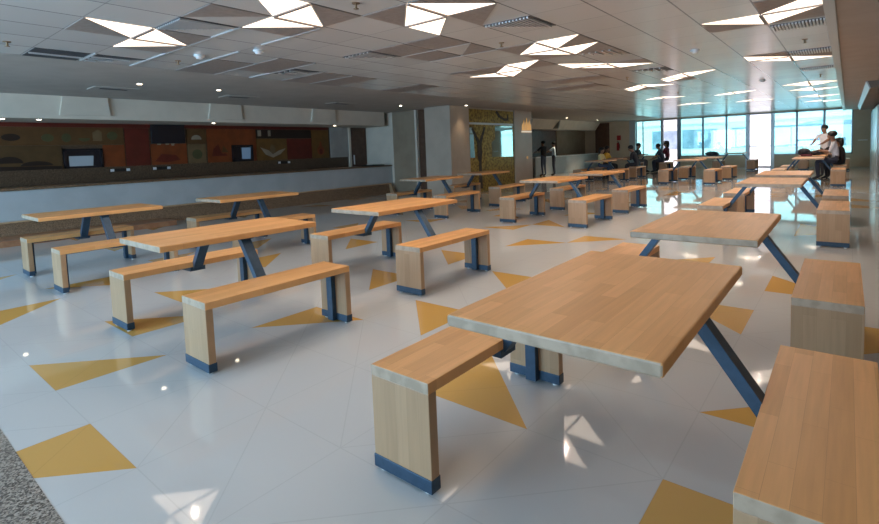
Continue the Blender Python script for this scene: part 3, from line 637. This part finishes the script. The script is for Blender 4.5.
def make_table(loc, lab):
    r = empty('picnic_table', loc, lab, 'picnic table', 'picnic tables')
    endgrain(new_obj('tabletop', B(-TW/2, TW/2, -TL/2, TL/2, .75-TT, .75, bev=.007), ['wood_top', 'wood_edge'], r))
    for sx in (-1, 1):
        bm = bmesh.new(); zt, zb = .75-TT, BH-.045
        # flat bar from table edge down and outward under the seat
        prism_xz(bm, [(sx*.262, zt), (sx*.315, zt), (sx*.548, zb-.012), (sx*.495, zb-.012)], -.036, .036)
        box(bm, min(sx*.19, sx*.34), max(sx*.19, sx*.34), -.05, .05, zt-.008, zt)
        x0, x1 = sorted((sx*.50, sx*.66)); box(bm, x0, x1, -.06, .06, zb-.034, zb-.0)
        new_obj('table_leg', bm, 'steel', r)
    for sx in (-1, 1): bench(r, sx)
    return r
proto = None
def kids(o): return [x for x in list(C.objects) if x.parent is o]
def dup_tree(o, parent=None):
    c = o.copy(); C.objects.link(c)
    if parent: c.parent = parent
    for k in KIDS[o.name]: dup_tree(k, c)
    return c
tables = [
 (-.715, 1.837, 'nearest picnic table, its big top filling the centre foreground, right bench cut by the corner'),
 (-.736, 3.678, 'picnic table directly behind the nearest one, at right of centre'),
 (-3.824, 3.708, 'picnic table in the middle of the room with its near bench in clear view'),
 (-3.843, 1.855, 'large picnic table left of centre in the front row, long bench nearest us'),
 (-6.998, 1.892, 'picnic table at far left edge of the photo'),
 (-6.927, 3.737, 'picnic table at left behind the front row, closest to the stone plinth'),
 (-6.825, 7.65, 'picnic table in front of the tall white pillar'),
 (-6.931, 9.642, 'picnic table in front of the gold mosaic panel'),
 (-4.039, 7.733, 'picnic table right of the mosaic, first of the centre pair'),
 (-4.05, 9.615, 'picnic table directly behind the first of the centre pair'),
 (-.784, 7.687, 'picnic table with glaring pale benches, third back on the right'),
 (-.793, 9.484, 'picnic table fourth back on the right, only its edge and far bench seen'),
 (-.85, 16.577, 'picnic table at far right just before the standing man in white'),
 (-.84, 18.55, 'picnic table at far right where two people sit together'),
 (-3.922, 16.572, 'distant picnic table in the middle, nearer of the pair before the windows'),
 (-3.818, 18.543, 'distant picnic table in the middle, farther of the pair before the windows'),
 (-3.9, 24.35, 'picnic table tight under the end window sill, left of glass door'),
 (-6.93, 16.75, 'empty distant picnic table in front of the yellow clad people'),
 (-6.93, 18.6, 'distant picnic table between the yellow clad people and the man in black'),
 (-6.93, 22.4, 'farthest left picnic table where a group leans together by the windows'),
 (-.75, 24.35, 'picnic table under the right end windows behind the standing man'),
]
proto = make_table((tables[0][0], tables[0][1], 0), tables[0][2])
KIDS = {}
for o in list(C.objects): KIDS.setdefault(o.name, [])
for o in list(C.objects):
    if o.parent: KIDS[o.parent.name].append(o)
for x, y, lab in tables[1:]:
    c = dup_tree(proto); c.location = (x, y, 0); c['label'] = lab

# ================================================================== PEOPLE
M['skin'] = mat('skin', (.30, .16, .10), .55); M['hair'] = mat('hair', (.012, .010, .010), .5)
cloth = dict(white=(.75, .73, .74), light=(.62, .62, .66), black=(.022, .022, .028), jeans=(.05, .075, .13), maroon=(.14, .018, .035), yellow=(.70, .40, .04), cream=(.66, .58, .30),
             navy=(.03, .035, .06), blue=(.38, .50, .60), dark=(.035, .03, .035), grey=(.12, .12, .13), shoe=(.02, .02, .02), redhair=(.14, .03, .02))
for k, v in cloth.items(): M['c_'+k] = noisy('c_'+k, v, tuple(min(1, a*1.15) for a in v), 25, .8)
def skin_mesh(verts, edges, root=0, sub=2):
    me = bpy.data.meshes.new('tmp'); me.from_pydata([v[0] for v in verts], edges, [])
    ob = bpy.data.objects.new('tmp', me); C.objects.link(ob)
    md = ob.modifiers.new('s', 'SKIN'); md.use_smooth_shade = True; md.branch_smoothing = .4
    for i, v in enumerate(verts):
        r = v[1]; me.skin_vertices[0].data[i].radius = r if isinstance(r, tuple) else (r, r)
        me.skin_vertices[0].data[i].use_root = (i == root)
    m2 = ob.modifiers.new('u', 'SUBSURF'); m2.levels = sub; m2.render_levels = sub
    dg = bpy.context.evaluated_depsgraph_get(); out = bpy.data.meshes.new_from_object(ob.evaluated_get(dg)); bpy.data.objects.remove(ob)
    return out
def person(loc, rz, pose, top, legs, lab, hair='hair', long_hair=False, h=1.0, lean=0, arms='table', group=None, sleeve=True):
    """body faces +Y locally; pose stand or sit; lean pitches the torso forward"""
    V, E, tags = [], [], []
    def v(p, r, t, frm=None):
        V.append((p, r)); tags.append(t)
        if frm is not None: E.append((frm, len(V)-1))
        return len(V)-1
    sit = pose == 'sit'; hz = .53 if sit else .92
    def up(y, z):   # torso lean about hip
        a = lean; dz = z-hz; return (y*math.cos(a)+dz*math.sin(a), hz+dz*math.cos(a)-y*math.sin(a))
    def P(x, y, z): yy, zz = up(y, z); return (x, yy, zz)
    pel = v((0, 0, hz), (.15, .11), 'L'); ab = v(P(0, 0, hz+.20), (.15, .11), 'T', pel); ch = v(P(0, 0, hz+.38), (.175, .12), 'T', ab)
    nk0 = v(P(0, 0, hz+.50), (.07, .065), 'T', ch); nk = v(P(0, .01, hz+.54), .056, 'S', nk0)
    h0 = v(P(0, .02, hz+.60), (.072, .078), 'S', nk); h1 = v(P(0, .025, hz+.68), (.082, .096), 'S', h0); v(P(0, .02, hz+.75), (.058, .065), 'S', h1)
    nose = v(P(0, .125, hz+.645), .012, 'S', h0)
    for s in (-1, 1):
        sh = v(P(s*.185, 0, hz+.45), .062, 'T', ch)
        if arms == 'table':
            el = v(P(s*.22, .12, hz+.24), .043, 'T', sh); yy, zz = up(.34, hz+.22)
            wr = v((s*.13, yy, max(zz, .80) if sit else zz), .028, 'S', el); d = Vector((-s*.35, .9, -.05)).normalized()
        elif arms == 'reach':
            el = v(P(s*.21, .17, hz+.32), .043, 'T', sh); yy, zz = up(.40, hz+.22); wr = v((s*.15, yy, zz), .028, 'S', el); d = Vector((-s*.2, .9, -.2)).normalized()
        else:
            el = v(P(s*.23, -.02, hz+.20), .043, 'T', sh); wr = v(P(s*.25, .06, hz-.03), .028, 'S', el); d = Vector((0, .1, -1)).normalized()
        w = Vector(V[wr][0]); pm = v(tuple(w+d*.05), (.034, .018), 'S', wr)
        side = Vector((s, 0, 0)) if abs(d.z) < .6 else Vector((0, -1, 0))
        for k, (o_, L) in enumerate(((-.028, .070), (-.010, .082), (.009, .078), (.026, .062))):
            a1 = v(tuple(w+d*.09+side*o_), .0095, 'S', pm); a2 = v(tuple(w+d*(.09+L*.55)+side*o_+Vector((0, 0, -.006))), .0085, 'S', a1); v(tuple(w+d*(.09+L)+side*o_+Vector((0, 0, -.022))), .007, 'S', a2)
        t1 = v(tuple(w+d*.045-side*.040), .0105, 'S', pm); v(tuple(w+d*.085-side*.058+Vector((0, 0, -.01))), .009, 'S', t1)
        hp = v((s*.09, 0 if not sit else .03, hz-.05 if not sit else hz-.01), .088, 'L', pel)
        if sit:
            kn = v((s*.11, .43, .52), .062, 'L', hp); an = v((s*.11, .40, .10), .042, 'L', kn); ty = .52
        else:
            kn = v((s*.10, .02, .49), .060, 'L', hp); an = v((s*.10, -.02, .09), .042, 'L', kn); ty = .12
        ft = v((s*.115, V[an][0][1]+.08, .045), (.042, .035), 'F', an); v((s*.12, ty+.03, .035), (.038, .028), 'F', ft)
    me = skin_mesh(V, E)
    pts = [(Vector(a[0]), t) for a, t in zip(V, tags)]
    segs = [(Vector(V[a][0]), Vector(V[b_][0]), tags[b_]) for a, b_ in E]
    for m in ('c_'+top, 'c_'+legs, 'skin', 'c_shoe'): me.materials.append(M[m])
    idx = dict(T=0, L=1, S=2, F=3)
    for p in me.polygons:
        c = p.center; best = None
        for a, b_, t in segs:
            d = b_-a; q = max(0, min(1, (c-a).dot(d)/max(d.length_squared, 1e-9))); dist = (c-(a+d*q)).length
            if best is None or dist < best[0]: best = (dist, t, q, a, b_)
        t = best[1]
        p.material_index = idx[t]; p.use_smooth = True
    root = empty('person', loc, lab, 'person', group)
    me.name = 'body'; bo = bpy.data.objects.new('body', me); C.objects.link(bo); bo.parent = root
    hb = bmesh.new(); hc = Vector(P(0, -.005, hz+.700)); ball(hb, hc, .100, (.98, 1.08, .85))
    if long_hair: ball(hb, Vector(P(0, -.065, hz+.62)), .1, (.95, .6, 1.5))
    hr = new_obj('hair', hb, hair if hair in M else 'c_'+hair, root, True)
    eb = bmesh.new()
    for s in (-1, 1): ball(eb, Vector(P(s*.03, .103, hz+.665)), .011, seg=8)
    new_obj('eyes', eb, 'hair', root)
    mb = bmesh.new(); ball(mb, Vector(P(0, .098, hz+.61)), .018, (1.2, .5, .4), seg=8); new_obj('mouth', mb, 'red', root)
    root.rotation_euler = (0, 0, rz); root.scale = (h, h, h)
    return root
R = math.radians
# facing -X is rz=+90, facing +X is rz=-90
person((-10.75, 19.55, 0), R(80), 'stand', 'black', 'jeans', 'person in black top and blue jeans standing at the small far servery', arms='reach', h=.93)
person((-10.50, 20.05, 0), R(110), 'stand', 'blue', 'navy', 'person in pale blue shirt standing just right of the one in black at servery', arms='reach', h=.9)
person((-7.62, 18.35, 0), R(-90), 'sit', 'cream', 'jeans', 'seated person in cream top with long dark hair, left of the seated pair in yellow', long_hair=True, lean=.12, h=.93)
person((-7.62, 18.92, 0), R(-90), 'sit', 'yellow', 'dark', 'seated person in bright orange yellow top behind the one in cream', lean=.1, h=.96)
person((-6.22, 18.6, 0), R(90), 'sit', 'black', 'black', 'person in black leaning over table facing the yellow clad pair', lean=.42, h=1.0)
person((-7.55, 22.3, 0), R(-90), 'sit', 'dark', 'grey', 'dark clothed person on left bench of the window group facing right', lean=.15, h=1.02)
person((-6.32, 22.2, 0), R(90), 'sit', 'navy', 'navy', 'person in navy reaching across the window group table', lean=.35, h=1.0, arms='reach')
person((-6.3, 22.75, 0), R(90), 'sit', 'maroon', 'dark', 'person in maroon top on right bench of the window group', lean=.1, h=1.06, long_hair=True)
person((-.56, 19.75, 0), R(150), 'stand', 'white', 'dark', 'man in white shirt standing behind the far right table', lean=.1, arms='reach', h=1.0)
person((-.24, 18.38, 0), R(90), 'sit', 'light', 'navy', 'seated person in pale grey shirt leaning forward in front of the standing man', lean=.16, h=1.14)
person((-.10, 18.9, 0), R(75), 'sit', 'dark', 'black', 'person all in dark clothes hunched at the right end of far right bench', lean=.18, h=.98, long_hair=True)

# ================================================================== BAGS
M['bag'] = noisy('bag', (.012, .014, .02), (.03, .034, .045), 20, .7, bump=.3)
def bag(loc, sx, sy, sz, lab, rz=0, name='backpack'):
    o = empty(name, loc, lab, 'bag'); o.rotation_euler = (0, 0, rz)
    bm = bmesh.new(); ball(bm, (0, 0, sz*.48), .5, (sx, sy, sz*.98), seg=20); ball(bm, (sx*.28, 0, sz*.3), .5, (sx*.5, sy*.9, sz*.6), seg=16)
    for v in bm.verts:
        if v.co.z < 0.0: v.co.z = 0.0
    new_obj('body', bm, 'bag', o, True)
    bm = bmesh.new(); pts = [(-sx*.2+sx*.1*math.cos(a), 0, sz*.95+.05*math.sin(a)) for a in [math.pi*k/6 for k in range(7)]]
    for a, b_ in zip(pts, pts[1:]): cyl(bm, a, b_, .008, seg=6)
    new_obj('strap', bm, 'bag', o)
bag((-5.30, 26.72-.06, .56), .62, .26, .24, 'black bag lying on window sill in the middle of the glazing')
bag((-1.06, 18.35, .75), .34, .3, .24, 'dark backpack on the left side of the far right table')
bag((-.80, 18.68, .75), .30, .24, .15, 'dark bag on the far right table beside the standing man')
o = tag(new_obj('book_stack', B(-.14, .14, -.1, .1, 0, .05, bev=.004), 'c_maroon'), 'small maroon book on the far right table', 'book'); o.location = (-.98, 18.08, .75)
